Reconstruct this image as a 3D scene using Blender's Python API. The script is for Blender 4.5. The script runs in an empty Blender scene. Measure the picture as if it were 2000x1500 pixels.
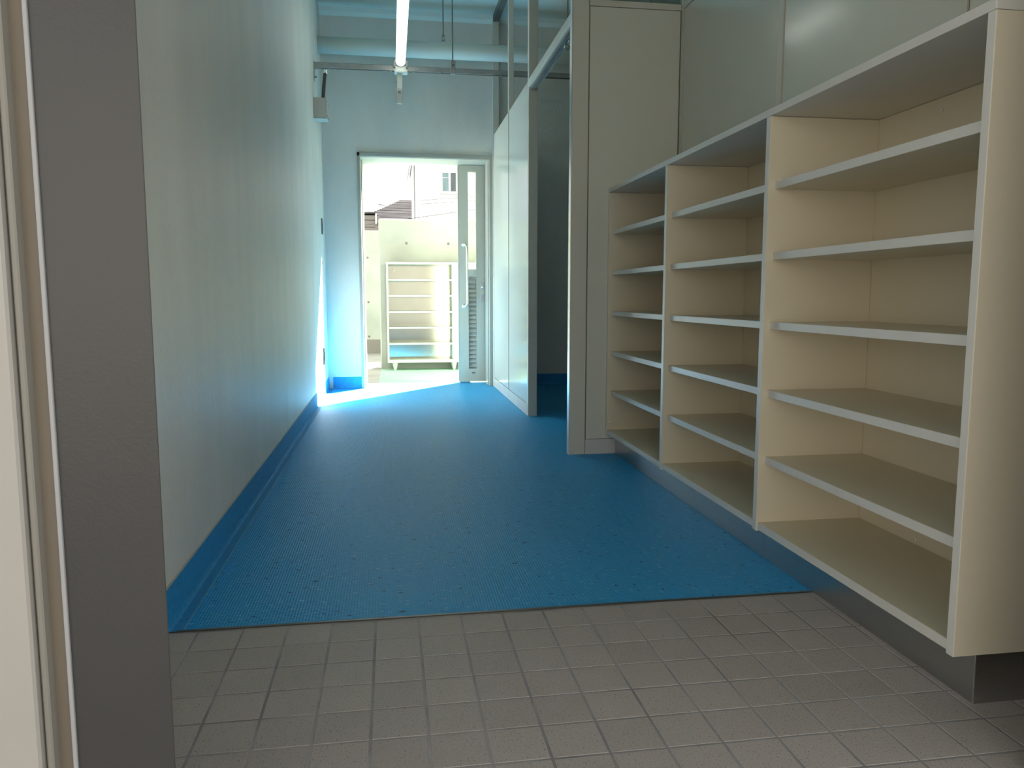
import bpy, bmesh, math, random
from mathutils import Vector, Matrix
random.seed(7)
scene = bpy.context.scene
COL = scene.collection

# ------------------------------------------------------------------ camera
cam_data = bpy.data.cameras.new('camera')
cam_data.sensor_width = 36.0
cam_data.lens = 27.105
cam_data.clip_start = 0.02
cam_data.clip_end = 300
cam = bpy.data.objects.new('camera', cam_data)
COL.objects.link(cam)
cam.location = (0.0, 0.0, 0.78)
cam.rotation_euler = (math.radians(90 - 6.4896), 0.0, math.radians(-8.8793))
scene.camera = cam

# ------------------------------------------------------------------ sky, sun, exposure
world = bpy.data.worlds.new('hazy_sky')
scene.world = world
world.use_nodes = True
wn = world.node_tree.nodes
wn['Background'].inputs['Color'].default_value = (0.98, 1.0, 0.98, 1)
wn['Background'].inputs['Strength'].default_value = 1.3

sun_data = bpy.data.lights.new('sun', 'SUN')
sun_data.energy = 95.0
sun_data.angle = math.radians(0.55)
sun_data.color = (1.0, 0.975, 0.86)
sun = bpy.data.objects.new('sun', sun_data)
COL.objects.link(sun)
sun.location = (6, 14, 9)
sun.rotation_euler = Vector((-0.80, -1.0, -1.13)).to_track_quat('-Z', 'Y').to_euler()

vs = scene.view_settings
vs.view_transform = 'Standard'
vs.look = 'None'
vs.gamma = 1.0
vs.use_curve_mapping = False
vs.exposure = -0.22

# ------------------------------------------------------------------ materials
def new_mat(name):
    m = bpy.data.materials.new(name)
    m.use_nodes = True
    return m, m.node_tree.nodes, m.node_tree.links, m.node_tree.nodes['Principled BSDF']

def mat(name, col, rough=0.5, metal=0.0, var=0.0, vscale=6.0, bump=0.0, bscale=200.0, stretch=(1, 1, 1), coat=0.0, spec=0.5):
    m, n, l, b = new_mat(name)
    b.inputs['Base Color'].default_value = (*col, 1)
    b.inputs['Roughness'].default_value = rough
    b.inputs['Metallic'].default_value = metal
    b.inputs['Specular IOR Level'].default_value = spec
    if coat:
        b.inputs['Coat Weight'].default_value = coat
        b.inputs['Coat Roughness'].default_value = 0.08
    tc = n.new('ShaderNodeTexCoord')
    mp = n.new('ShaderNodeMapping'); mp.inputs['Scale'].default_value = stretch
    l.new(tc.outputs['Object'], mp.inputs['Vector'])
    if var:
        nz = n.new('ShaderNodeTexNoise'); nz.inputs['Scale'].default_value = vscale; nz.inputs['Detail'].default_value = 5
        l.new(mp.outputs['Vector'], nz.inputs['Vector'])
        rp = n.new('ShaderNodeMapRange')
        rp.inputs['From Min'].default_value = 0.3; rp.inputs['From Max'].default_value = 0.7
        rp.inputs['To Min'].default_value = 1 - var; rp.inputs['To Max'].default_value = 1 + var
        l.new(nz.outputs['Fac'], rp.inputs['Value'])
        mx = n.new('ShaderNodeVectorMath'); mx.operation = 'SCALE'
        mx.inputs[0].default_value = col
        l.new(rp.outputs['Result'], mx.inputs['Scale'])
        l.new(mx.outputs['Vector'], b.inputs['Base Color'])
    if bump:
        nb = n.new('ShaderNodeTexNoise'); nb.inputs['Scale'].default_value = bscale; nb.inputs['Detail'].default_value = 3
        l.new(mp.outputs['Vector'], nb.inputs['Vector'])
        bp = n.new('ShaderNodeBump'); bp.inputs['Strength'].default_value = bump; bp.inputs['Distance'].default_value = 0.002
        l.new(nb.outputs['Fac'], bp.inputs['Height'])
        l.new(bp.outputs['Normal'], b.inputs['Normal'])
    return m

def emission(name, col, strength):
    m, n, l, b = new_mat(name)
    b.inputs['Base Color'].default_value = (0.9, 0.9, 0.9, 1)
    b.inputs['Emission Color'].default_value = (*col, 1)
    b.inputs['Emission Strength'].default_value = strength
    return m

def glass(name, tint=(0.96, 0.98, 0.97)):
    m, n, l, b = new_mat(name)
    n.remove(b)
    out = n['Material Output']
    tr = n.new('ShaderNodeBsdfTransparent'); tr.inputs['Color'].default_value = (*tint, 1)
    gl = n.new('ShaderNodeBsdfGlossy'); gl.inputs['Roughness'].default_value = 0.02
    fr = n.new('ShaderNodeFresnel'); fr.inputs['IOR'].default_value = 1.25
    mx = n.new('ShaderNodeMixShader')
    l.new(fr.outputs['Fac'], mx.inputs['Fac']); l.new(tr.outputs['BSDF'], mx.inputs[1]); l.new(gl.outputs['BSDF'], mx.inputs[2])
    l.new(mx.outputs['Shader'], out.inputs['Surface'])
    return m

def vinyl(name):
    m, n, l, b = new_mat(name)
    tc = n.new('ShaderNodeTexCoord')
    geo = n.new('ShaderNodeNewGeometry')
    pos = geo.outputs['Position']
    big = n.new('ShaderNodeTexNoise'); big.inputs['Scale'].default_value = 2.5; big.inputs['Detail'].default_value = 4
    l.new(pos, big.inputs['Vector'])
    base = n.new('ShaderNodeMixRGB')
    base.inputs[1].default_value = (0.018, 0.350, 0.750, 1); base.inputs[2].default_value = (0.024, 0.385, 0.800, 1)
    l.new(big.outputs['Fac'], base.inputs['Fac'])
    def fleck(scale, stretch, lo, hi):
        mp = n.new('ShaderNodeMapping'); mp.inputs['Scale'].default_value = stretch
        l.new(pos, mp.inputs['Vector'])
        nz = n.new('ShaderNodeTexNoise'); nz.inputs['Scale'].default_value = scale; nz.inputs['Detail'].default_value = 2
        l.new(mp.outputs['Vector'], nz.inputs['Vector'])
        r = n.new('ShaderNodeMapRange'); r.inputs['From Min'].default_value = lo; r.inputs['From Max'].default_value = hi
        l.new(nz.outputs['Fac'], r.inputs['Value'])
        return r.outputs['Result']
    f1 = fleck(95, (0.55, 1, 1), 0.61, 0.70)
    f2 = fleck(70, (0.55, 1, 1.7), 0.665, 0.71)
    f3 = fleck(240, (1, 1, 1), 0.62, 0.80)
    c1 = n.new('ShaderNodeMixRGB'); c1.inputs[2].default_value = (0.28, 0.62, 0.90, 1)
    l.new(base.outputs[0], c1.inputs[1])
    k1 = n.new('ShaderNodeMath'); k1.operation = 'MULTIPLY'; k1.inputs[1].default_value = 0.55; l.new(f1, k1.inputs[0]); l.new(k1.outputs[0], c1.inputs['Fac'])
    c2 = n.new('ShaderNodeMixRGB'); c2.inputs[2].default_value = (0.008, 0.07, 0.17, 1)
    l.new(c1.outputs[0], c2.inputs[1]); l.new(f2, c2.inputs['Fac'])
    c3 = n.new('ShaderNodeMixRGB'); c3.inputs[2].default_value = (0.20, 0.56, 0.88, 1)
    k3 = n.new('ShaderNodeMath'); k3.operation = 'MULTIPLY'; k3.inputs[1].default_value = 0.5; l.new(f3, k3.inputs[0]); l.new(k3.outputs[0], c3.inputs['Fac'])
    l.new(c2.outputs[0], c3.inputs[1])
    l.new(c3.outputs[0], b.inputs['Base Color'])
    b.inputs['Roughness'].default_value = 0.48
    b.inputs['Specular IOR Level'].default_value = 0.26
    # fine embossed grid
    sp = n.new('ShaderNodeSeparateXYZ'); l.new(pos, sp.inputs[0])
    def sine(o, pitch):
        a = n.new('ShaderNodeMath'); a.operation = 'MULTIPLY'; a.inputs[1].default_value = 2 * math.pi / pitch; l.new(o, a.inputs[0])
        s = n.new('ShaderNodeMath'); s.operation = 'SINE'; l.new(a.outputs[0], s.inputs[0]); return s.outputs[0]
    ad = n.new('ShaderNodeMath'); ad.operation = 'ADD'
    l.new(sine(sp.outputs['X'], 0.0075), ad.inputs[0]); l.new(sine(sp.outputs['Y'], 0.0075), ad.inputs[1])
    bp = n.new('ShaderNodeBump'); bp.inputs['Strength'].default_value = 0.3; bp.inputs['Distance'].default_value = 0.0010
    l.new(ad.outputs[0], bp.inputs['Height']); l.new(bp.outputs['Normal'], b.inputs['Normal'])
    return m

def tile_mat(name):
    m, n, l, b = new_mat(name)
    geo = n.new('ShaderNodeNewGeometry'); pos = geo.outputs['Position']
    oi = n.new('ShaderNodeObjectInfo')
    nz = n.new('ShaderNodeTexNoise'); nz.inputs['Scale'].default_value = 14; nz.inputs['Detail'].default_value = 6
    l.new(pos, nz.inputs['Vector'])
    base = n.new('ShaderNodeMixRGB'); base.inputs[1].default_value = (0.430, 0.385, 0.365, 1); base.inputs[2].default_value = (0.520, 0.465, 0.440, 1)
    ad = n.new('ShaderNodeMath'); ad.operation = 'MULTIPLY_ADD'; ad.inputs[1].default_value = 0.5
    k = n.new('ShaderNodeMath'); k.operation = 'MULTIPLY'; k.inputs[1].default_value = 0.5; l.new(nz.outputs['Fac'], k.inputs[0])
    l.new(oi.outputs['Random'], ad.inputs[0]); l.new(k.outputs[0], ad.inputs[2]); l.new(ad.outputs[0], base.inputs['Fac'])
    def spk(scale, lo, hi, col, prev, amt):
        s = n.new('ShaderNodeTexNoise'); s.inputs['Scale'].default_value = scale; s.inputs['Detail'].default_value = 1
        l.new(pos, s.inputs['Vector'])
        r = n.new('ShaderNodeMapRange'); r.inputs['From Min'].default_value = lo; r.inputs['From Max'].default_value = hi; r.inputs['To Max'].default_value = amt
        l.new(s.outputs['Fac'], r.inputs['Value'])
        c = n.new('ShaderNodeMixRGB'); c.inputs[2].default_value = col
        l.new(prev, c.inputs[1]); l.new(r.outputs['Result'], c.inputs['Fac']); return c.outputs[0]
    o = spk(330, 0.63, 0.72, (0.07, 0.06, 0.055, 1), base.outputs[0], 0.85)
    o = spk(420, 0.64, 0.74, (0.60, 0.55, 0.50, 1), o, 0.6)
    l.new(o, b.inputs['Base Color'])
    b.inputs['Roughness'].default_value = 0.55
    nb = n.new('ShaderNodeTexNoise'); nb.inputs['Scale'].default_value = 160; nb.inputs['Detail'].default_value = 4
    l.new(pos, nb.inputs['Vector'])
    bp = n.new('ShaderNodeBump'); bp.inputs['Strength'].default_value = 0.35; bp.inputs['Distance'].default_value = 0.002
    l.new(nb.outputs['Fac'], bp.inputs['Height']); l.new(bp.outputs['Normal'], b.inputs['Normal'])
    return m

def concrete(name, col):
    return mat(name, col, 0.85, var=0.16, vscale=2.2, bump=0.25, bscale=60)

M = {}
M['plaster'] = mat('painted_plaster', (0.725, 0.73, 0.68), 0.48, var=0.055, vscale=5, bump=1.0, bscale=150, stretch=(1, 1, 0.3))
M['ceiling'] = mat('ceiling_paint', (0.64, 0.73, 0.67), 0.8, bump=0.1, bscale=80)
M['vinyl'] = vinyl('blue_flecked_vinyl')
M['skirt'] = mat('blue_skirting_vinyl', (0.016, 0.28, 0.62), 0.7, var=0.12, vscale=60)
M['caulk'] = mat('skirting_caulk', (0.50, 0.50, 0.44), 0.6)
M['weld'] = mat('vinyl_weld', (0.10, 0.38, 0.58), 0.5)
M['tile'] = tile_mat('speckled_stoneware')
M['grout'] = mat('grout', (0.36, 0.345, 0.355), 0.9, var=0.35, vscale=5, bump=0.3, bscale=300)
M['steel'] = mat('brushed_stainless', (0.52, 0.52, 0.51), 0.30, 1.0, var=0.05, vscale=40, bump=0.10, bscale=120, stretch=(1, 0.03, 4))
M['dark_steel'] = mat('edge_strip_metal', (0.20, 0.19, 0.18), 0.35, 1.0, var=0.05)
M['chrome'] = mat('polished_steel', (0.86, 0.86, 0.86), 0.10, 1.0, var=0.02)
M['cream'] = mat('cream_melamine', (0.76, 0.69, 0.535), 0.36, var=0.012, vscale=4, bump=0.08, bscale=500)
M['edge'] = mat('cream_edge_band', (0.74, 0.72, 0.67), 0.38, var=0.012)
M['cap'] = mat('white_plastic_cap', (0.85, 0.84, 0.80), 0.4, var=0.01)
M['panel'] = mat('gloss_partition_panel', (0.70, 0.705, 0.62), 0.16, var=0.012, vscale=2, spec=0.5)
M['post'] = mat('partition_post_enamel', (0.66, 0.65, 0.57), 0.34, var=0.012)
M['toe'] = mat('partition_toe_strip', (0.62, 0.62, 0.60), 0.3, var=0.012)
M['gap'] = mat('shadow_joint_rubber', (0.20, 0.20, 0.18), 0.7, var=0.05)
M['track'] = mat('track_aluminium', (0.55, 0.57, 0.56), 0.3, 0.8, var=0.03)
M['glass'] = glass('clear_pane')
M['frame'] = mat('door_frame_paint', (0.40, 0.40, 0.35), 0.35, var=0.012)
M['frame_light'] = mat('door_frame_liner', (0.40, 0.41, 0.36), 0.35, var=0.012)
M['frame_tan'] = mat('door_stop_strip', (0.42, 0.37, 0.28), 0.45, var=0.02)
M['leaf'] = mat('door_leaf_paint', (0.58, 0.55, 0.45), 0.33, var=0.012)
M['louver'] = mat('louvre_paint', (0.60, 0.60, 0.56), 0.35, var=0.02)
M['plate'] = mat('lock_plate_metal', (0.45, 0.46, 0.46), 0.35, 0.7, var=0.02)
M['galv'] = mat('galvanised_steel', (0.36, 0.38, 0.37), 0.42, 0.7, var=0.10, vscale=25)
M['rod'] = mat('threaded_rod_steel', (0.20, 0.21, 0.20), 0.5, 0.6, var=0.05)
M['conduit'] = mat('dark_flexible_conduit', (0.05, 0.055, 0.055), 0.5, var=0.1)
M['box'] = mat('grey_box_enamel', (0.50, 0.50, 0.46), 0.45, var=0.02)
M['duct'] = mat('duct_paint', (0.66, 0.72, 0.66), 0.55, var=0.03, vscale=4)
M['lamp'] = emission('lit_tube_diffuser', (0.97, 1.0, 0.88), 5.0)
M['lampbody'] = mat('lamp_body_white', (0.78, 0.78, 0.76), 0.4, var=0.01)
M['switch'] = mat('switch_plate_grey', (0.10, 0.10, 0.10), 0.4, var=0.02)
M['outlet'] = mat('dark_grey_outlet', (0.022, 0.022, 0.022), 0.6, var=0.02, spec=0.1)
M['jamb_dark'] = mat('jamb_dark_grey_paint', (0.066, 0.065, 0.066), 0.38, var=0.06, vscale=3, bump=0.15, bscale=260)
M['jamb_white'] = mat('jamb_white_edge', (0.46, 0.47, 0.50), 0.5, var=0.02)
M['jamb_tan'] = mat('jamb_tan_gasket', (0.24, 0.205, 0.165), 0.55, var=0.04)
M['jamb_beige'] = mat('jamb_beige_paint', (0.33, 0.315, 0.285), 0.45, var=0.02)
M['jamb_pale'] = mat('jamb_pale_paint', (0.50, 0.48, 0.455), 0.45, var=0.02)
M['concrete'] = concrete('fair_faced_concrete', (0.30, 0.33, 0.295))
M['concrete_base'] = concrete('concrete_base_band', (0.20, 0.19, 0.17))
M['bounce'] = mat('bounce_wall_render', (0.125, 0.118, 0.115), 0.9, var=0.1, vscale=2)  # surface of the added wall that bounces sunlight inside
M['asphalt'] = mat('added_yard_asphalt', (0.11, 0.11, 0.105), 0.9, var=0.1, vscale=2)  # surface of the added yard, dark to limit bounced light
M['facade'] = mat('grey_render', (0.11, 0.11, 0.105), 0.85, var=0.06, vscale=3, bump=0.2, bscale=90)
M['hole'] = mat('tie_hole_mortar', (0.16, 0.15, 0.14), 0.9, var=0.1)
M['green'] = mat('mint_green_paving', (0.42, 0.70, 0.54), 0.7, var=0.05, vscale=5, bump=0.2, bscale=150)
M['ground'] = concrete('pale_paving', (0.45, 0.45, 0.42))
M['rackwhite'] = mat('rack_white_enamel', (0.50, 0.60, 0.52), 0.3, var=0.012)
M['rackback'] = mat('rack_polished_back', (0.40, 0.42, 0.36), 0.16, 1.0, var=0.03, bump=0.0)
M['housewhite'] = mat('white_siding', (0.62, 0.63, 0.66), 0.7, var=0.02)
M['housebeige'] = mat('beige_render', (0.17, 0.155, 0.15), 0.8, var=0.10, vscale=1.5)
M['shingle'] = mat('grey_roof_shingle', (0.034, 0.031, 0.036), 0.9, var=0.35, vscale=3.0, stretch=(0.6, 2, 2), spec=0.05)
M['darktrim'] = mat('dark_gutter', (0.035, 0.035, 0.04), 0.5, var=0.05)
M['winframe'] = mat('white_window_frame', (0.85, 0.85, 0.86), 0.4, var=0.01)
M['curtain'] = mat('pale_blue_curtain', (0.16, 0.23, 0.26), 0.8, var=0.12, vscale=9, stretch=(3, 3, 0.3))
M['curtain2'] = mat('grey_blue_curtain', (0.085, 0.105, 0.12), 0.8, var=0.12, vscale=9, stretch=(3, 3, 0.3))
M['wire'] = mat('cable_black', (0.05, 0.05, 0.05), 0.6, var=0.02)
M['soil'] = mat('ground_far', (0.36, 0.36, 0.33), 0.9, var=0.1, vscale=0.8)

# ------------------------------------------------------------------ builders
def wloc(o):
    v = Vector((0, 0, 0))
    while o is not None:
        v = v + o.location
        o = o.parent
    return v

def link_mesh(name, bm, m, parent=None, smooth=False):
    if not bm.verts: raise ValueError(name)
    lo = Vector((min(v.co[i] for v in bm.verts) for i in range(3)))
    hi = Vector((max(v.co[i] for v in bm.verts) for i in range(3)))
    c = Vector(((lo.x + hi.x) / 2, (lo.y + hi.y) / 2, lo.z))
    bmesh.ops.translate(bm, verts=bm.verts, vec=-c)
    bmesh.ops.recalc_face_normals(bm, faces=bm.faces)
    me = bpy.data.meshes.new(name)
    bm.to_mesh(me); bm.free()
    if smooth:
        for p in me.polygons: p.use_smooth = True
    me.materials.append(M[m])
    o = bpy.data.objects.new(name, me)
    COL.objects.link(o)
    o.location = c
    if parent is not None:
        o.parent = parent
        o.location = c - wloc(parent)
    return o

def add_box(bm, x0, x1, y0, y1, z0, z1, bev=0.0):
    r = bmesh.ops.create_cube(bm, size=1.0)
    vsx = r['verts']
    for v in vsx:
        v.co = Vector(((x0 + x1) / 2 + v.co.x * (x1 - x0), (y0 + y1) / 2 + v.co.y * (y1 - y0), (z0 + z1) / 2 + v.co.z * (z1 - z0)))
    if bev:
        es = list({e for v in vsx for e in v.link_edges})
        bmesh.ops.bevel(bm, geom=es, offset=bev, segments=1, affect='EDGES', profile=0.5)

def box(name, x0, x1, y0, y1, z0, z1, m, parent=None, bev=0.0):
    bm = bmesh.new(); add_box(bm, x0, x1, y0, y1, z0, z1, bev)
    return link_mesh(name, bm, m, parent)

def boxes(name, lst, m, parent=None, bev=0.0):
    bm = bmesh.new()
    for b in lst: add_box(bm, *b, bev)
    return link_mesh(name, bm, m, parent)

def add_tube(bm, pts, radii, n=12, cap=True):
    pts = [Vector(p) for p in pts]
    if not isinstance(radii, (list, tuple)): radii = [radii] * len(pts)
    rings = []
    t0 = (pts[1] - pts[0]).normalized()
    up = Vector((0, 0, 1)) if abs(t0.z) < 0.9 else Vector((1, 0, 0))
    nrm = t0.cross(up).normalized()
    for i, p in enumerate(pts):
        if i == 0: t = t0
        elif i == len(pts) - 1: t = (pts[i] - pts[i - 1]).normalized()
        else: t = ((pts[i] - pts[i - 1]).normalized() + (pts[i + 1] - pts[i]).normalized()).normalized()
        nrm = (nrm - t * nrm.dot(t)).normalized()
        bn = t.cross(nrm)
        rings.append([bm.verts.new(p + (nrm * math.cos(2 * math.pi * k / n) + bn * math.sin(2 * math.pi * k / n)) * radii[i]) for k in range(n)])
    for a, b in zip(rings, rings[1:]):
        for k in range(n):
            bm.faces.new((a[k], a[(k + 1) % n], b[(k + 1) % n], b[k]))
    if cap:
        bm.faces.new(rings[0]); bm.faces.new(rings[-1])

def tube(name, pts, radii, m, parent=None, n=12):
    bm = bmesh.new(); add_tube(bm, pts, radii, n)
    o = link_mesh(name, bm, m, parent, smooth=True)
    return o

def prism(name, poly, axis, a0, a1, m, parent=None):
    """extrude a 2D polygon along an axis: 'x' takes (y,z), 'y' takes (x,z), 'z' takes (x,y)"""
    bm = bmesh.new()
    def P(u, v, a):
        return {'x': (a, u, v), 'y': (u, a, v), 'z': (u, v, a)}[axis]
    A = [bm.verts.new(P(u, v, a0)) for u, v in poly]; B = [bm.verts.new(P(u, v, a1)) for u, v in poly]
    k = len(poly)
    for i in range(k): bm.faces.new((A[i], A[(i + 1) % k], B[(i + 1) % k], B[i]))
    bm.faces.new(A); bm.faces.new(B)
    return link_mesh(name, bm, m, parent)

def tag(o, label, cat, group=None, kind=None):
    o['label'] = label; o['category'] = cat
    if group: o['group'] = group
    if kind: o['kind'] = kind
    return o

def thing(name, loc, label, cat, group=None, kind=None):
    o = bpy.data.objects.new(name, None)
    o.empty_display_size = 0.1
    COL.objects.link(o); o.location = loc
    return tag(o, label, cat, group, kind)

# ------------------------------------------------------------------ key dimensions (metres)
XL = -0.53          # face of the left wall
XP = 0.874          # corridor face of the partition
XR = 1.39           # face of the panelled right wall
YT = 1.8242         # edge of the blue vinyl
YC = 3.667          # face of the cross panel and far end of the cabinet
YW = 6.66           # face of the back wall
YO = 6.90           # outer face of the back wall
ZC = 3.085          # ceiling
ZP = 2.126          # top of partition panels

# ------------------------------------------------------------------ room shell
wl = box('wall_left', XL - 0.22, XL, 0.99, YO, -0.05, ZC + 0.2, 'plaster')
tag(wl, 'long off-white plastered wall along the left side of the corridor', 'wall', kind='structure')

wb = boxes('wall_back', [(XL, -0.257, YW, YO, -0.05, ZC + 0.2), (0.873, 2.85, YW, YO, -0.05, ZC + 0.2), (-0.257, 0.873, YW, YO, 1.9627, ZC + 0.2)], 'plaster')
tag(wb, 'off-white end wall around the far doorway', 'wall', kind='structure')

cl = box('ceiling', XL - 0.22, 2.85, 1.05, 6.90, ZC + 0.2, ZC + 0.4, 'ceiling')
tag(cl, 'pale flat ceiling high above the corridor', 'ceiling', kind='structure')
cs = box('ceiling_soffit', XL, 2.6, 1.3, YW, ZC, ZC + 0.2, 'ceiling')
tag(cs, 'pale painted ceiling board over the corridor', 'ceiling', kind='structure')
cv = prism('trim_1', [(YW, ZC), (YW, ZC - 0.055), (YW - 0.012, ZC - 0.05), (YW - 0.035, ZC - 0.03), (YW - 0.05, ZC)], 'x', XL, 2.6, 'ceiling')
tag(cv, 'soft pale cove where ceiling meets the end wall', 'trim', kind='structure')

ws = box('wall_side_room', 2.6, 2.85, 0.99, YW, -0.05, ZC + 0.2, 'plaster')
tag(ws, 'dim wall of the side room beyond the partition', 'wall', kind='structure')

# blue vinyl floor: two sheets with a welded seam
fl = box('floor', XL, 2.6, YT, YW, -0.05, -0.004, 'gap')
tag(fl, 'blue flecked vinyl floor of the corridor', 'floor', kind='structure')
box('vinyl_sheet', XL, 2.6, YT + 0.008, 3.2735, -0.004, 0.0, 'vinyl', fl)
box('vinyl_sheet', XL, 2.6, 3.2765, YW, -0.004, 0.0, 'vinyl', fl)
box('vinyl_sheet', -0.257, 0.873, YW, 6.985, -0.004, 0.0, 'vinyl', fl)
box('weld_seam', XL, 2.6, 3.2735, 3.2765, -0.004, 0.0003, 'weld', fl)
tr = box('trim_2', XL, 1.09, YT - 0.001, YT + 0.008, -0.012, 0.0022, 'dark_steel', None, 0.0008)
tag(tr, 'thin metal edge strip between blue vinyl and grey tiles', 'edge strip', kind='structure')

# coved skirting
def skirting(name, poly, axis, a0, a1, label, caulk=None):
    o = prism(name, poly, axis, a0, a1, 'skirt')
    tag(o, label, 'baseboard', kind='structure')
    return o
sk = skirting('baseboard_left', [(XL, 0.0), (XL, 0.1), (XL + 0.003, 0.1), (XL + 0.0035, 0.016), (XL + 0.006, 0.007), (XL + 0.012, 0.003), (XL + 0.033, 0.0012), (XL + 0.033, 0.0)], 'y', YT, YW,
              'blue coved vinyl skirting along the left wall')
box('caulk_bead', XL, XL + 0.0035, YT, YW, 0.1, 0.1035, 'caulk', sk)
box('cove_edge', XL + 0.033, XL + 0.036, YT, YW, 0.0, 0.0018, 'weld', sk)
sk2 = prism('baseboard_back', [(YW, 0.0), (YW, 0.1), (YW - 0.003, 0.1), (YW - 0.0035, 0.03), (YW - 0.018, 0.005), (YW - 0.033, 0.002), (YW - 0.033, 0.0)], 'x', XL + 0.036, -0.259, 'skirt')
tag(sk2, 'short blue skirting left of the far doorway', 'baseboard', kind='structure')
sk3 = prism('baseboard_side_room', [(YW, 0.0), (YW, 0.1), (YW - 0.003, 0.1), (YW - 0.0035, 0.03), (YW - 0.018, 0.005), (YW - 0.033, 0.002), (YW - 0.033, 0.0)], 'x', 0.94, 2.6, 'skirt')
tag(sk3, 'blue skirting seen through the side doorway', 'baseboard', kind='structure')

# ------------------------------------------------------------------ tiled entrance floor
ft = box('floor_entrance', -3.0, 3.2, -3.2, YT - 0.001, -0.06, -0.0007, 'grout')
tag(ft, 'grey speckled square floor tiles of the entrance', 'floor', kind='structure')
PITCH, TS, G0 = 0.1023, 0.0968, -0.0490
def tile_mesh():
    bm = bmesh.new()
    add_box(bm, -TS / 2, TS / 2, -TS / 2, TS / 2, -0.006, 0.0, 0.0005)
    bmesh.ops.recalc_face_normals(bm, faces=bm.faces)
    me = bpy.data.meshes.new('tile'); bm.to_mesh(me); bm.free(); me.materials.append(M['tile']); return me
tm = tile_mesh()
rest = bmesh.new()
ftl = wloc(ft)
for j in range(0, 48):
    yc = 1.8175 - PITCH * (j + 0.5)
    for i in range(-27, 30):
        xc = G0 + PITCH * (i + 0.5)
        if xc < XL + 0.02 and yc > 1.0: continue
        if xc > 1.16 and yc > 1.28: continue
        if yc > 1.0 and -0.52 < xc < 1.40:
            t = bpy.data.objects.new('tile', tm); COL.objects.link(t)
            t.parent = ft
            t.location = Vector((xc, yc, random.uniform(-0.0002, 0.0002))) - ftl
        elif j % 1 == 0 and -1.35 < xc < 2.05:
            add_box(rest, xc - TS / 2, xc + TS / 2, yc - TS / 2, yc + TS / 2, -0.006, 0.0)
r = link_mesh('tile_field', rest, 'tile', ft); r['kind'] = 'stuff'

# ------------------------------------------------------------------ panelled right wall behind the cabinet
wr = box('wall_right', XR + 0.004, XR + 0.05, 1.05, YC + 0.05, -0.05, ZC, 'gap')
tag(wr, 'right wall of tall glossy cream panels behind the shelves', 'wall', kind='structure')
for a, b in ((1.05, 1.7575), (1.798, 2.664), (2.7045, 3.632)):
    box('panel', XR, XR + 0.004, a + 0.002, b - 0.002, 0.0, ZP - 0.002, 'panel', wr, 0.001)
    box('upper_panel', XR, XR + 0.004, a + 0.002, b - 0.002, ZP + 0.032, ZC, 'panel', wr, 0.001)
for a, b in ((1.7575, 1.798), (2.664, 2.7045), (3.632, 3.664)):
    box('joint_strip', XR - 0.004, XR + 0.004, a + 0.003, b - 0.001, 0.0, ZC, 'post', wr, 0.001)
box('top_rail', XR - 0.003, XR + 0.004, 1.05, 3.664, ZP, ZP + 0.03, 'post', wr, 0.001)

# cross panel facing the camera, between the doorway post and the cabinet
wc = box('wall_cross', 0.940, 2.6, YC + 0.006, YC + 0.045, 0.0, ZP, 'gap')
tag(wc, 'tall cream panel facing the entrance beside the side doorway', 'wall', kind='structure')
box('panel', 0.943, XR - 0.006, YC, YC + 0.006, 0.077, ZP - 0.002, 'panel', wc, 0.001)
box('toe_strip', 0.940, XR - 0.006, YC + 0.001, YC + 0.006, 0.0, 0.075, 'toe', wc, 0.0008)
box('top_rail', 0.940, XR - 0.004, YC - 0.003, YC + 0.05, ZP, ZP + 0.028, 'post', wc, 0.001)
box('transom_pane', 0.943, XR - 0.004, YC + 0.018, YC + 0.024, ZP + 0.028, ZC, 'glass', wc)
box('transom_bar', 1.243, 1.247, YC + 0.012, YC + 0.030, ZP + 0.028, ZC, 'gap', wc)

# ------------------------------------------------------------------ corridor partition
wp = thing('wall_partition', (XP + 0.03, 5.8, 0), 'glossy cream partition with open top between corridor and side room', 'partition', kind='structure')
X1 = XP + 0.059
box('post', 0.859, 0.938, YC - 0.002, YC + 0.045, 0.0, ZC, 'post', wp, 0.002)
box('post_edge_trim', 0.8565, 0.859, YC, YC + 0.043, 0.0, ZC, 'track', wp)
box('post', XP, X1, 4.915, 4.955, 0.0, ZC, 'post', wp, 0.002)
box('post', XP, X1 - 0.02, 5.758, 5.790, ZP, ZC, 'post', wp, 0.0015)
box('post', XP - 0.003, X1 - 0.01, 6.610, YW, 0.0, ZC, 'post', wp, 0.0015)
for a, b in ((4.957, 5.766), (5.774, 6.608)):
    box('panel', XP + 0.003, XP + 0.045, a, b, 0.077, ZP, 'panel', wp, 0.0015)
    box('toe_strip', XP, XP + 0.045, a, b, 0.0, 0.075, 'toe', wp, 0.001)
box('joint_strip', XP + 0.001, XP + 0.045, 5.766, 5.774, 0.0, ZP, 'gap', wp)
box('ceiling_rail', XP, X1 - 0.01, 3.712, 6.61, ZC - 0.05, ZC, 'rod', wp)
hd = box('door_header', XP, X1, 3.712, 4.915, 2.076, 2.128, 'post', wp, 0.0015)
boxes('sliding_track', [(XP + 0.012, XP + 0.018, 3.712, 4.915, 2.062, 2.076), (XP + 0.038, XP + 0.044, 3.712, 4.915, 2.062, 2.076)], 'gap', hd)
box('track_lip', XP + 0.019, XP + 0.037, 3.712, 4.90, 2.066, 2.076, 'track', hd)
tube('track_roller', [(XP + 0.03, 3.93, 2.066), (XP + 0.03, 3.93, 2.048), (XP + 0.03, 3.935, 2.040)], [0.005, 0.005, 0.009], 'chrome', hd, 10)
tube('track_roller', [(XP + 0.03, 4.02, 2.066), (XP + 0.03, 4.02, 2.05), (XP + 0.03, 4.025, 2.043)], [0.005, 0.005, 0.009], 'chrome', hd, 10)

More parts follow.
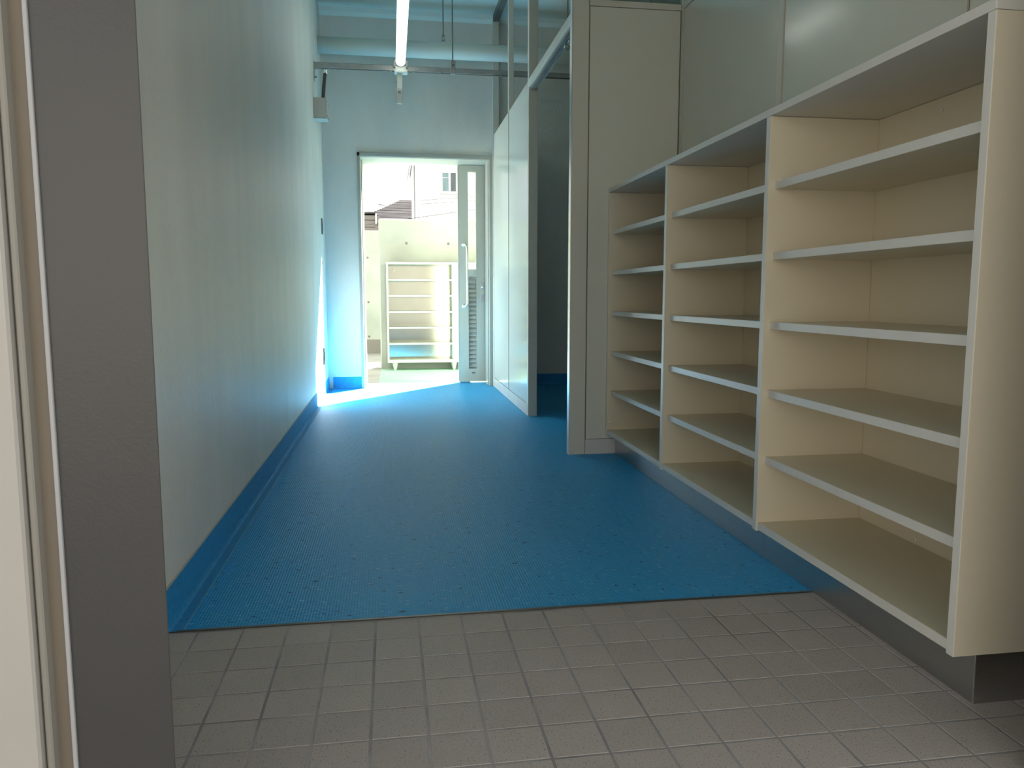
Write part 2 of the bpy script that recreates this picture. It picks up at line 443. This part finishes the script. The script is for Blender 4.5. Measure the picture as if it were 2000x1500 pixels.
# ------------------------------------------------------------------ shoe cabinet
XC, XB = 1.0413, 1.367
ZB, ZT = 0.1024, 1.2735
Y0, Y3 = 1.249, 3.665
cab = thing('shoe_cabinet', (1.2, 2.46, 0), 'long cream open-fronted shoe cabinet with eighteen compartments along the right wall', 'shoe cabinet')
T = 0.019
PB, PA = (2.0530, 2.0760), (2.8580, 2.8810)
def board(name, x0, x1, y0, y1, z0, z1, parent=cab, m='cream', edge_x=None):
    return box(name, x0, x1, y0, y1, z0, z1, m, parent, 0.0008)
box('top_panel', XC, XR - 0.004, Y0, Y3, ZT, ZT + 0.0195, 'edge', cab, 0.0008)
for (a, b) in ((Y0, Y0 + T), PB, PA, (Y3 - T, Y3)):
    nm = 'side_panel' if a in (Y0, Y3 - T) else 'divider'
    p = box(nm, XC + 0.0012, XB if nm == 'divider' else XR - 0.004, a, b, ZB - 0.003, ZT - 0.001, 'cream', cab, 0.0006)
    box('edge_band', XC, XC + 0.0012, a, b, ZB - 0.003, ZT - 0.001, 'edge', p, 0.0005)
bays = ((Y0 + T, PB[0]), (PB[1], PA[0]), (PA[1], Y3 - T))
for a, b in bays:
    box('back_panel', XB, XB + 0.012, a, b, ZB, ZT - 0.001, 'cream', cab)
    p = box('bottom_panel', XC + 0.0052, XB, a, b, 0.104, 0.125, 'cream', cab, 0.0006)
    box('edge_band', XC + 0.004, XC + 0.0052, a, b, 0.104, 0.125, 'edge', p, 0.0005)
    for k in range(5):
        z = 0.2985 + 0.1943 * k
        s = box('shelf', XC + 0.0215, XB, a, b, z, z + 0.0208, 'cream', cab, 0.0006)
        box('edge_band', XC + 0.020, XC + 0.0215, a, b, z, z + 0.0208, 'edge', s, 0.0006)
def cap(x, y, z, ax):
    d = Vector(ax) * 0.003
    tube('screw_cap', [(x, y, z), Vector((x, y, z)) + d], [0.0065, 0.0055], 'cap', cab, 14)
cap(XB, 1.80, 1.243, (-1, 0, 0)); cap(XB, 1.80, 0.1385, (-1, 0, 0))
cap(XB, 2.42, 1.232, (-1, 0, 0)); cap(XB, 3.22, 1.232, (-1, 0, 0))
cap(1.058, Y3 - T, 1.248, (0, -1, 0)); cap(1.056, Y3 - T, 0.168, (0, -1, 0))
cap(1.075, PB[0] - 0.0, 1.10, (0, -1, 0))
kk = box('plinth_front', 1.0932, 1.105, 2.10, 3.664, 0.0, 0.1015, 'steel', cab, 0.0006)
box('plinth_front', 1.0932, 1.105, 1.2535, 2.0985, 0.0, 0.1015, 'steel', cab, 0.0006)
box('plinth_end', 1.0945, XR - 0.004, 1.2515, 1.2535, 0.0, 0.1015, 'steel', cab)
box('plinth_corner', 1.0925, 1.0945, 1.2508, 1.2535, 0.0, 0.1015, 'chrome', cab)

# ------------------------------------------------------------------ far doorway: frame and sliding leaf
fr = thing('door_1', (0.31, 6.8, 0), 'beige metal frame around the open far doorway', 'door frame', kind='structure')
ZH = 1.9627
box('frame_jamb', -0.257, -0.234, 6.645, 6.80, 0.0, ZH, 'frame', fr, 0.002)
box('jamb_liner', -0.234, -0.2315, 6.66, 6.80, 0.0, 1.93, 'frame_light', fr)
box('jamb_stop', -0.257, -0.2225, 6.80, 7.02, 0.0, 1.93, 'frame_light', fr, 0.002)
box('stop_strip', -0.2225, -0.2190, 6.965, 7.02, 0.0, 1.925, 'frame_tan', fr)
box('frame_head', -0.257, 0.873, 6.645, 6.90, 1.93, ZH, 'frame', fr, 0.002)
box('head_soffit', -0.234, 0.873, 6.66, 7.02, 1.9265, 1.93, 'frame_light', fr)
box('head_outer', -0.257, 1.75, 6.90, 7.02, 1.93, 2.03, 'frame_light', fr, 0.002)
box('frame_jamb', 0.842, 0.873, 6.645, 6.90, 0.0, 1.93, 'frame', fr, 0.002)
box('jamb_liner', 0.836, 0.842, 6.70, 6.90, 0.0, 1.926, 'frame_light', fr)
box('foot_block', -0.262, -0.240, 6.640, 6.655, 0.0, 0.012, 'rod', fr)
box('floor_rail', -0.22, 1.6, 6.955, 6.960, 0.0, 0.004, 'track', fr)

lf = thing('sliding_door', (0.9, 6.95, 0), 'beige sliding door with long steel handle, slit window and louvres, slid open', 'door')
LY0, LY1 = 6.925, 6.968
boxes('door_leaf', [(0.604, 0.688, LY0, LY1, 0.015, 1.922), (0.760, 1.52, LY0, LY1, 0.015, 1.922),
                    (0.688, 0.760, LY0, LY1, 1.868, 1.922), (0.688, 0.760, LY0, LY1, 0.955, 1.020), (0.688, 0.760, LY0, LY1, 0.015, 0.130)], 'leaf', lf)
box('leading_edge', 0.598, 0.604, LY0, LY1, 0.015, 1.922, 'frame', lf, 0.001)
box('slit_pane', 0.688, 0.760, 6.944, 6.950, 1.020, 1.868, 'glass', lf)
lb = box('louvre_back', 0.688, 0.760, 6.962, 6.966, 0.130, 0.955, 'louver', lf)
n = 20
for k in range(n):
    z = 0.150 + k * 0.0395
    prism('louvre_slat', [(6.930, z - 0.004), (6.933, z - 0.004), (6.960, z + 0.026), (6.957, z + 0.028)], 'x', 0.689, 0.759, 'louver', lf)
hz0, hz1, hx, hy = 0.690, 1.235, 0.6455, LY0
pts = [(hx, hy, hz1)]
for k in range(7):
    a = math.pi / 2 * k / 6
    pts.append((hx + 0.030 * math.sin(a) * 0.9, hy - 0.030 - 0.030 * math.sin(a), hz1 - 0.035 * (1 - math.cos(a))))
for k in range(7):
    a = math.pi / 2 * (6 - k) / 6
    pts.append((hx + 0.030 * math.sin(a) * 0.9, hy - 0.030 - 0.030 * math.sin(a), hz0 + 0.035 * (1 - math.cos(a))))
pts.append((hx, hy, hz0))
hd2 = tube('pull_handle', pts, 0.0105, 'chrome', lf, 14)
for z in (hz0, hz1):
    tube('handle_boss', [(hx, hy, z), (hx, hy - 0.006, z)], 0.016, 'chrome', lf, 16)
lk = box('lock_plate', 0.795, 0.832, LY0 - 0.004, LY0, 0.840, 0.898, 'plate', lf, 0.001)
tube('thumb_turn', [(0.8135, LY0 - 0.004, 0.862), (0.8135, LY0 - 0.016, 0.862)], [0.012, 0.010], 'chrome', lk, 14)
box('lock_plate', 0.795, 0.832, LY0 - 0.003, LY0, 0.728, 0.795, 'plate', lf, 0.001)
box('bottom_guide', 0.604, 0.70, LY0 - 0.006, LY1 + 0.006, 0.004, 0.015, 'chrome', lf)
box('vent_label', 0.715, 0.745, LY0 - 0.001, LY0, 0.085, 0.098, 'gap', lf)

# ------------------------------------------------------------------ entrance door frame close to the camera, left
ej = thing('door_2', (-0.4, 1.0, 0), 'dark grey entrance door jamb with pale edge, close on the left', 'door frame', kind='structure')
JZ = 2.30
prism('jamb_face', [(-0.4048, 1.0), (-0.2895, 1.0), (-0.2886, 1.001), (-0.315, 1.035), (-0.4048, 1.035)], 'z', 0.0, JZ, 'jamb_dark', ej)
box('jamb_back', XL, -0.330, 1.035, 1.05, 0.0, JZ, 'jamb_dark', ej)
box('pale_edge', -0.4100, -0.4048, 0.996, 1.02, 0.0, JZ, 'jamb_white', ej, 0.0008)
box('tan_gasket', -0.4275, -0.4100, 1.003, 1.03, 0.0, JZ, 'jamb_tan', ej)
box('beige_rebate', -0.4360, -0.4275, 0.985, 1.03, 0.0, JZ, 'jamb_beige', ej, 0.002)
box('shadow_gap', -0.4380, -0.4360, 1.015, 1.03, 0.0, JZ, 'gap', ej)
box('outer_casing', -0.75, -0.4380, 0.975, 1.035, 0.0, JZ, 'jamb_pale', ej, 0.003)
box('side_panel', 1.045, XR + 0.05, 1.00, 1.045, 0.0, JZ, 'jamb_dark', ej, 0.002)  # added out of view to block entrance light from the cabinet end
box('light_block_jamb', 1.022, 1.045, 0.99, 1.05, 0.0, JZ, 'jamb_beige', ej, 0.002)  # unseen edge post of the added light-blocking panel
box('frame_lintel', -0.75, XR + 0.05, 0.975, 1.05, JZ, JZ + 0.08, 'jamb_pale', ej)
eh = box('wall_front', -14.0, 18.0, 0.99, 1.05, JZ + 0.08, 4.5, 'facade')
tag(eh, 'wall over the entrance opening', 'wall', kind='structure')
boxes_f = boxes('wall_front_side', [(-14.0, -0.75, 0.95, 1.05, -0.05, JZ + 0.08), (XR + 0.05, 18.0, 0.95, 1.05, -0.05, JZ + 0.08)], 'facade')
tag(boxes_f, 'outer wall beside the entrance opening', 'wall', kind='structure')
pr = box('ceiling_light_block', -1.6, 2.6, -1.7, 0.95, 2.50, 2.65, 'concrete')  # added canopy, out of view, holds back the higher sky light
tag(pr, 'added unseen concrete canopy cutting sky light at the entrance', 'ceiling', kind='structure')
nb = box('wall_light_bounce', -14.0, 14.0, -7.2, -7.0, -0.06, 3.2, 'bounce')  # added wall, out of view, bounces sunlight into the near end
tag(nb, 'added unseen boundary wall across the yard from the entrance', 'wall', kind='structure')
ff = boxes('wall_facade', [(-14.0, -0.262, YO, YO + 0.05, -0.05, 4.5), (1.80, 18.0, YO, YO + 0.05, -0.05, 4.5), (-0.262, 1.80, YO, YO + 0.05, 2.04, 4.5)], 'facade')
tag(ff, 'grey outer face of the building around the far doorway', 'wall', kind='structure')
ru = box('roof_slab', -14.0, 18.0, 0.99, 6.95, 4.5, 4.7, 'concrete')
tag(ru, 'flat roof of the building above the corridor', 'roof', kind='structure')

# ------------------------------------------------------------------ services under the ceiling
dc = thing('ventilation_duct', (0.9, 6.45, 2.7), 'pale round duct running across under the ceiling', 'duct')
tube('duct_pipe', [(XL, 6.45, 2.735), (2.6, 6.45, 2.735)], 0.064, 'duct', dc, 32)

rw = thing('cable_raceway', (0.4, 6.05, 2.45), 'grey steel cable channel spanning the corridor below the duct', 'cable channel')
ry0, ry1, rz0, rz1 = 6.030, 6.071, 2.452, 2.486
boxes('channel', [(XL, 2.6, ry0, ry0 + 0.002, rz0, rz1), (XL, 2.6, ry1 - 0.002, ry1, rz0, rz1), (XL, 2.6, ry0, ry1, rz1 - 0.002, rz1)], 'galv', rw)
for a, b in ((-0.40, 0.062), (0.152, 0.40), (0.42, 0.80)):
    boxes('channel_lip', [(a, b, ry0, ry0 + 0.010, rz0 - 0.002, rz0), (a, b, ry1 - 0.010, ry1, rz0 - 0.002, rz0)], 'track', rw)
box('wall_bracket', XL, XL + 0.004, 6.02, 6.08, 2.36, 2.49, 'galv', rw)
tube('bracket_bolt', [(XL + 0.004, 6.05, 2.385), (XL + 0.02, 6.05, 2.385)], 0.006, 'rod', rw, 8)
box('channel_cover', -0.526, -0.40, ry0 - 0.003, ry1 + 0.003, rz0 - 0.006, rz0 + 0.012, 'galv', rw)
for x in (-0.36, 0.03, 0.20, 0.86):
    boxes('channel_clip', [(x - 0.006, x + 0.006, ry0 - 0.0015, ry1 + 0.0015, rz0 - 0.004, rz0 - 0.001), (x - 0.006, x + 0.006, ry0 - 0.0015, ry0 - 0.0002, rz0 - 0.004, rz1)], 'galv', rw)
hb = box('hanger_clamp', 0.475, 0.510, 6.022, 6.080, 2.445, 2.540, 'galv', rw, 0.002)
tube('clamp_bolt', [(0.4925, 6.022, 2.505), (0.4925, 6.014, 2.505)], 0.008, 'rod', hb, 8)
tube('hanger_rod', [(0.4925, 6.05, 2.54), (0.4925, 6.05, ZC)], 0.0048, 'rod', rw, 10)

hr = thing('hanging_rod', (0.43, 6.1, 2.6), 'short threaded rod hanging from the ceiling with a small clip, right of the lamp', 'rod')
tube('threaded_rod', [(0.4300, 6.15, ZC), (0.4300, 6.15, 2.755)], 0.0045, 'rod', hr, 10)
boxes('rod_clip', [(0.415, 0.445, 6.14, 6.16, 2.715, 2.719), (0.420, 0.423, 6.14, 6.16, 2.719, 2.755), (0.437, 0.440, 6.14, 6.16, 2.719, 2.755), (0.420, 0.440, 6.14, 6.16, 2.752, 2.757)], 'rod', hr)
hr2 = thing('hanging_rod', (1.27, 5.6, 2.5), 'short rod with ring hanging in the side room, seen above the doorway', 'rod')
tube('threaded_rod', [(1.275, 5.6, ZC), (1.275, 5.6, 2.555)], 0.0045, 'rod', hr2, 10)
tube('rod_ring', [(1.275 + 0.014 * math.cos(a), 5.6, 2.541 + 0.014 * math.sin(a)) for a in [k * math.pi / 6 for k in range(13)]], 0.004, 'rod', hr2, 6)

lp = thing('tube_lamp', (0.102, 5.25, 2.47), 'lit white tube lamp running along the corridor ceiling', 'lamp')
LYa, LYb = 4.50, 6.022
lx, lz = 0.102, 2.512
bm = bmesh.new(); add_tube(bm, [(lx, LYa, lz), (lx, LYb - 0.012, lz), (lx, LYb - 0.004, lz)], [0.035, 0.035, 0.031], 28)
link_mesh('tube_diffuser', bm, 'lamp', lp, True)
tube('end_cap', [(lx, LYb - 0.006, lz), (lx, LYb + 0.004, lz)], [0.034, 0.031], 'lampbody', lp, 24)
box('lamp_body', lx - 0.022, lx + 0.022, LYa, LYb, lz + 0.030, lz + 0.066, 'lampbody', lp, 0.003)
for yy in (4.58,):
    tube('suspension_rod', [(lx, yy, lz + 0.066), (lx, yy, ZC)], 0.0048, 'rod', lp, 10)
for sx in (-0.045, 0.045):
    box('end_clip', lx + sx - 0.007, lx + sx + 0.007, 6.012, 6.0295, 2.470, 2.520, 'gap', lp)

cb = thing('connector_box', (0.1, 6.05, 2.2), 'small grey connector box hanging on a bracket under the lamp end', 'connector box')
box('mounting_plate', lx - 0.045, lx + 0.050, 6.012, 6.090, 2.436, 2.449, 'duct', cb, 0.001)
box('bracket_strap', lx - 0.028, lx + 0.012, 6.050, 6.056, 2.315, 2.436, 'duct', cb, 0.001)
bx2 = box('box_body', lx - 0.033, lx + 0.009, 6.025, 6.056, 2.215, 2.322, 'galv', cb, 0.002)
box('box_latch', lx - 0.022, lx - 0.002, 6.021, 6.025, 2.285, 2.305, 'gap', bx2)
boxes('bracket_screw', [(lx - 0.040, lx - 0.030, 6.048, 6.053, 2.372, 2.376), (lx - 0.036, lx - 0.033, 6.048, 6.053, 2.330, 2.410)], 'rod', cb)

jb = thing('junction_box', (-0.48, 5.96, 2.05), 'grey metal junction box on the left wall under the cable channel', 'junction box')
box('box_body', XL, -0.440, 5.905, 6.02, 2.065, 2.205, 'box', jb, 0.002)
box('box_lid', -0.440, -0.434, 5.903, 6.022, 2.063, 2.207, 'box', jb, 0.001)
box('bottom_flange', XL, -0.434, 5.902, 6.023, 2.058, 2.0635, 'box', jb)
for dy, dz in ((5.91, 2.18), (6.01, 2.18), (5.91, 2.08), (6.01, 2.08)):
    tube('lid_screw', [(-0.434, dy, dz), (-0.430, dy, dz)], 0.004, 'rod', jb, 8)
cd = thing('flexible_conduit', (-0.455, 5.97, 2.2), 'black flexible conduit between junction box and cable channel', 'conduit')
N = 44
pts = [(-0.462 + 0.012 * t, 5.965 + 0.083 * t * t, 2.205 + 0.205 * t) for t in [k / N for k in range(N + 1)]]
tube('conduit_hose', pts, [0.0135 if k % 2 else 0.0122 for k in range(N + 1)], 'conduit', cd, 14)
tube('conduit_fitting', [pts[-1], (-0.449, 6.050, 2.428), (-0.449, 6.050, 2.4445)], [0.0165, 0.018, 0.0165], 'chrome', cd, 14)
tube('fitting_nut', [(-0.449, 6.050, 2.432), (-0.449, 6.050, 2.440)], 0.022, 'chrome', cd, 6)

for nm, y, z0, z1, lab in (('switch_plate', 6.355, 1.268, 1.390, 'grey switch plate at chest height on the left wall by the corner'),
                           ('outlet_plate', 6.205, 0.245, 0.378, 'grey outlet plate low on the sunlit left wall')):
    t = thing(nm, (XL, y, z0), lab, 'switch' if nm[0] == 's' else 'outlet')
    box('cover_plate', XL, XL + 0.007, y - 0.036, y + 0.036, z0, z1, 'switch' if nm[0] == 's' else 'outlet', t, 0.0015)
    box('rocker' if nm[0] == 's' else 'socket_face', XL + 0.007, XL + 0.010, y - 0.014, y + 0.014, z0 + 0.03, z1 - 0.03, 'switch' if nm[0] == 's' else 'outlet', t, 0.001)

# ------------------------------------------------------------------ outside, beyond the far doorway
gf = box('ground_far', -60, 60, YO + 0.1, 120, -0.30, -0.06, 'soil')
tag(gf, 'pale ground beyond the garden walls', 'ground', kind='structure')
gb = box('ground_added_yard', -60, 60, -60, -3.2, -0.30, -0.06, 'asphalt')  # added yard, out of view, sets how much sun bounces inside
tag(gb, 'added unseen asphalt yard in front of the entrance, dark to limit bounce', 'ground', kind='structure')
gg = box('ground_paving', -0.118, 6.0, 6.985, 8.46, -0.06, -0.004, 'green')
tag(gg, 'mint green paving outside the far doorway', 'paving', kind='structure')
gl = box('ground_path', -6.0, -0.118, 6.985, 10.77, -0.06, -0.004, 'ground')
tag(gl, 'pale concrete path left of the green paving', 'path', kind='structure')
gr = box('drain_grate', -0.29, -0.125, 8.52, 8.60, -0.004, 0.004, 'ground', None, 0.001)
tag(gr, 'pale slotted drain grate on the path by the wall end', 'drain')
for k in range(6):
    box('drain_slot', -0.278 + k * 0.026, -0.270 + k * 0.026, 8.528, 8.592, 0.004, 0.0052, 'rod', gr)

def tie_hole(x, y, z, parent):
    return tube('tie_hole', [(x, y + 0.002, z), (x, y - 0.0015, z)], [0.016, 0.0145], 'hole', parent, 16)
w1 = box('wall_garden', -0.118, 2.6, 8.46, 8.64, -0.06, 1.60, 'concrete', None, 0.012)
tag(w1, 'pale concrete garden wall behind the outdoor shoe rack', 'wall', kind='structure')
for x in (0.176, 0.6254, 1.075):
    tie_hole(x, 8.46, 1.345, w1)
w2 = box('wall_garden_far', -6.0, 2.6, 10.77, 10.95, -0.06, 1.667, 'concrete', None, 0.01)
tag(w2, 'farther concrete garden wall left of the near one', 'wall', kind='structure')
box('base_band', -6.0, -0.10, 10.755, 10.769, -0.05, 0.19, 'concrete_base', w2)
for z in (1.302, 0.701, 0.232):
    tie_hole(-0.302, 10.77, z, w2)

# outdoor shoe rack
rk = thing('outdoor_shoe_rack', (0.66, 8.33, 0), 'white metal shoe rack on cone legs with mirror-like back, outside against the wall', 'shoe rack')
RX0, RX1, RY0, RY1, RZ0, RZ1 = -0.043, 1.390, 8.20, 8.44, 0.082, 1.134
box('top_panel', RX0, RX1, RY0, RY1, RZ1 - 0.021, RZ1, 'rackwhite', rk, 0.001)
box('bottom_panel', RX0, RX1, RY0, RY1, RZ0, RZ0 + 0.030, 'rackwhite', rk, 0.001)
for a, b in ((RX0, RX0 + 0.018), (0.640, 0.676), (RX1 - 0.018, RX1)):
    box('side_panel' if (a == RX0 or b == RX1) else 'divider', a, b, RY0, RY1, RZ0 + 0.030, RZ1 - 0.021, 'rackwhite', rk, 0.001)
for a, b in ((RX0 + 0.018, 0.640), (0.676, RX1 - 0.018)):
    box('back_panel', a, b, RY1 - 0.008, RY1, RZ0 + 0.030, RZ1 - 0.021, 'rackback', rk)
    for z in (0.9497, 0.7835, 0.6165, 0.4487, 0.2802):
        box('shelf', a, b, RY0 + 0.004, RY1 - 0.008, z - 0.008, z + 0.008, 'rackwhite', rk, 0.0008)
    for z in (1.055, 0.175):
        tube('back_screw', [(a + 0.06, RY1 - 0.008, z), (a + 0.06, RY1 - 0.013, z)], [0.010, 0.008], 'cap', rk, 12)
for x in (0.034, 0.66, 1.31):
    for y in (8.235, 8.405):
        tube('leg', [(x, y, RZ0), (x, y, 0.070), (x, y, 0.010), (x, y, -0.004)], [0.030, 0.028, 0.014, 0.010], 'rackwhite', rk, 16)

# ------------------------------------------------------------------ houses far behind
h1 = thing('white_house', (4.0, 31, -0.06), 'tall white house with a sliding window, behind the garden wall', 'house')
box('wall', 1.01, 7.0, 26.5, 36.0, -0.06, 6.10, 'housewhite', h1)
prism('roof', [(0.86, 6.12), (4.0, 8.2), (7.15, 6.12), (7.15, 6.24), (4.0, 8.34), (0.86, 6.24)], 'y', 26.2, 36.2, 'plate', h1)
box('fascia', 0.855, 0.885, 26.2, 36.2, 6.02, 6.13, 'winframe', h1)
box('soffit', 0.885, 1.01, 26.2, 36.2, 6.08, 6.10, 'winframe', h1)
box('gutter', 0.84, 0.855, 26.2, 36.2, 6.05, 6.07, 'darktrim', h1)
box('soffit_trim', 0.925, 0.945, 26.2, 35.0, 6.06, 6.08, 'darktrim', h1)
tube('downpipe', [(0.985, 31.0, 6.06), (0.985, 31.0, 0.0)], 0.022, 'plate', h1, 8)
box('corner_board', 1.005, 1.05, 26.485, 26.50, -0.06, 6.10, 'winframe', h1)
wf = box('window', 1.727, 2.65, 26.44, 26.50, 4.19, 4.94, 'winframe', h1, 0.008)
box('pane', 1.776, 1.979, 26.425, 26.44, 4.278, 4.883, 'curtain', wf)
box('pane', 2.051, 2.226, 26.425, 26.44, 4.278, 4.883, 'curtain2', wf)
box('pane', 2.297, 2.509, 26.425, 26.44, 4.278, 4.883, 'curtain2', wf)
box('window_sash', 1.776, 1.979, 26.415, 26.425, 4.711, 4.724, 'winframe', wf)
box('window_sill', 1.714, 2.668, 26.40, 26.50, 4.172, 4.19, 'plate', wf)

h2 = thing('grey_roofed_house', (2.4, 42, -0.06), 'house with a grey shingled hip roof left of the white house', 'house')
HX0, HX1, HY0, HZ0, HRX0, HRX1, HRY, HRZ = -2.6, 8.0, 36.75, 3.78, 0.64, 5.0, 42.0, 5.83
box('wall', HX0 + 0.3, HX1 - 0.3, HY0 + 0.3, 47.0, -0.06, HZ0 + 0.05, 'housewhite', h2)
bm = bmesh.new()
v = [bm.verts.new(p) for p in ((HX0, HY0, HZ0), (HX1, HY0, HZ0), (HX1, 47.25, HZ0), (HX0, 47.25, HZ0), (HRX0, HRY, HRZ), (HRX1, HRY, HRZ))]
for f in ((0, 1, 5, 4), (1, 2, 5), (2, 3, 4, 5), (3, 0, 4), (0, 3, 2, 1)): bm.faces.new([v[k] for k in f])
rf = link_mesh('roof', bm, 'shingle', h2)
rows = 26
for k in range(rows):     # shingle courses on the slope that faces the garden
    t0, t1 = k / rows, (k + 1) / rows
    def P(t, right, lift):
        x = (HX1 + (HRX1 - HX1) * t) if right else (HX0 + (HRX0 - HX0) * t)
        return (x, HY0 + (HRY - HY0) * t - lift * 0.4, HZ0 + (HRZ - HZ0) * t + lift)
    bm = bmesh.new()
    v = [bm.verts.new(p) for p in (P(t0, 0, 0.03), P(t0, 1, 0.03), P(t1, 1, 0.005), P(t1, 0, 0.005), P(t0, 0, -0.002), P(t0, 1, -0.002))]
    bm.faces.new((v[0], v[1], v[2], v[3])); bm.faces.new((v[4], v[5], v[1], v[0]))
    link_mesh('shingle_course', bm, 'shingle', rf)
tube('antenna_mast', [(-0.40, 41.0, 4.9), (-0.40, 41.0, 5.50)], 0.008, 'winframe', h2, 6)
tube('antenna_boom', [(-0.54, 41.0, 5.47), (-0.24, 41.0, 5.43)], 0.018, 'darktrim', h2, 6)

h3 = thing('beige_house', (-2.2, 25, -0.06), 'low beige house with dark eaves at the left of the doorway view', 'house')
box('wall', -5.0, -0.30, 24.0, 28.0, -0.06, 3.20, 'housebeige', h3)
prism('roof', [(-5.3, 2.75), (-0.62, 3.25), (-0.40, 3.25), (-0.40, 3.29), (-0.63, 3.29), (-5.3, 2.80)], 'y', 23.9, 28.2, 'darktrim', h3)
box('corner_board', -0.42, -0.375, 23.93, 23.99, 2.93, 3.25, 'winframe', h3)
box('corner_gutter', -0.42, -0.27, 23.90, 23.98, 2.90, 2.93, 'darktrim', h3)
for z in (3.05, 2.84):
    box('siding_joint', -5.0, -0.43, 23.985, 24.0, z, z + 0.012, 'shingle', h3)

def cable(name, p0, p1, sag, r, label):
    p0, p1 = Vector(p0), Vector(p1)
    pts = []
    for k in range(13):
        t = k / 12
        p = p0.lerp(p1, t); p.z -= sag * 4 * t * (1 - t); pts.append(p)
    o = tube(name, pts, r, 'wire', None, 6)
    tag(o, label, 'cable')
    return o
pole = tube('utility_pole', [(8.2, 20.0, -0.06), (8.2, 20.0, 6.5)], [0.16, 0.12], 'facade', None, 14)
tag(pole, 'grey utility pole carrying the overhead cables', 'pole')
cable('power_cable', (-1.0, 23.98, 2.86), (8.04, 20, 3.92), 0.0, 0.006, 'lowest dark overhead cable crossing in front of the houses')
cable('power_cable', (1.06, 26.48, 3.97), (8.04, 19.9, 3.80), 0.0, 0.005, 'topmost thin overhead cable in front of the white house')
cable('power_cable', (1.06, 26.48, 3.85), (8.04, 20.1, 3.70), 0.0, 0.005, 'middle thin overhead cable in front of the white house')
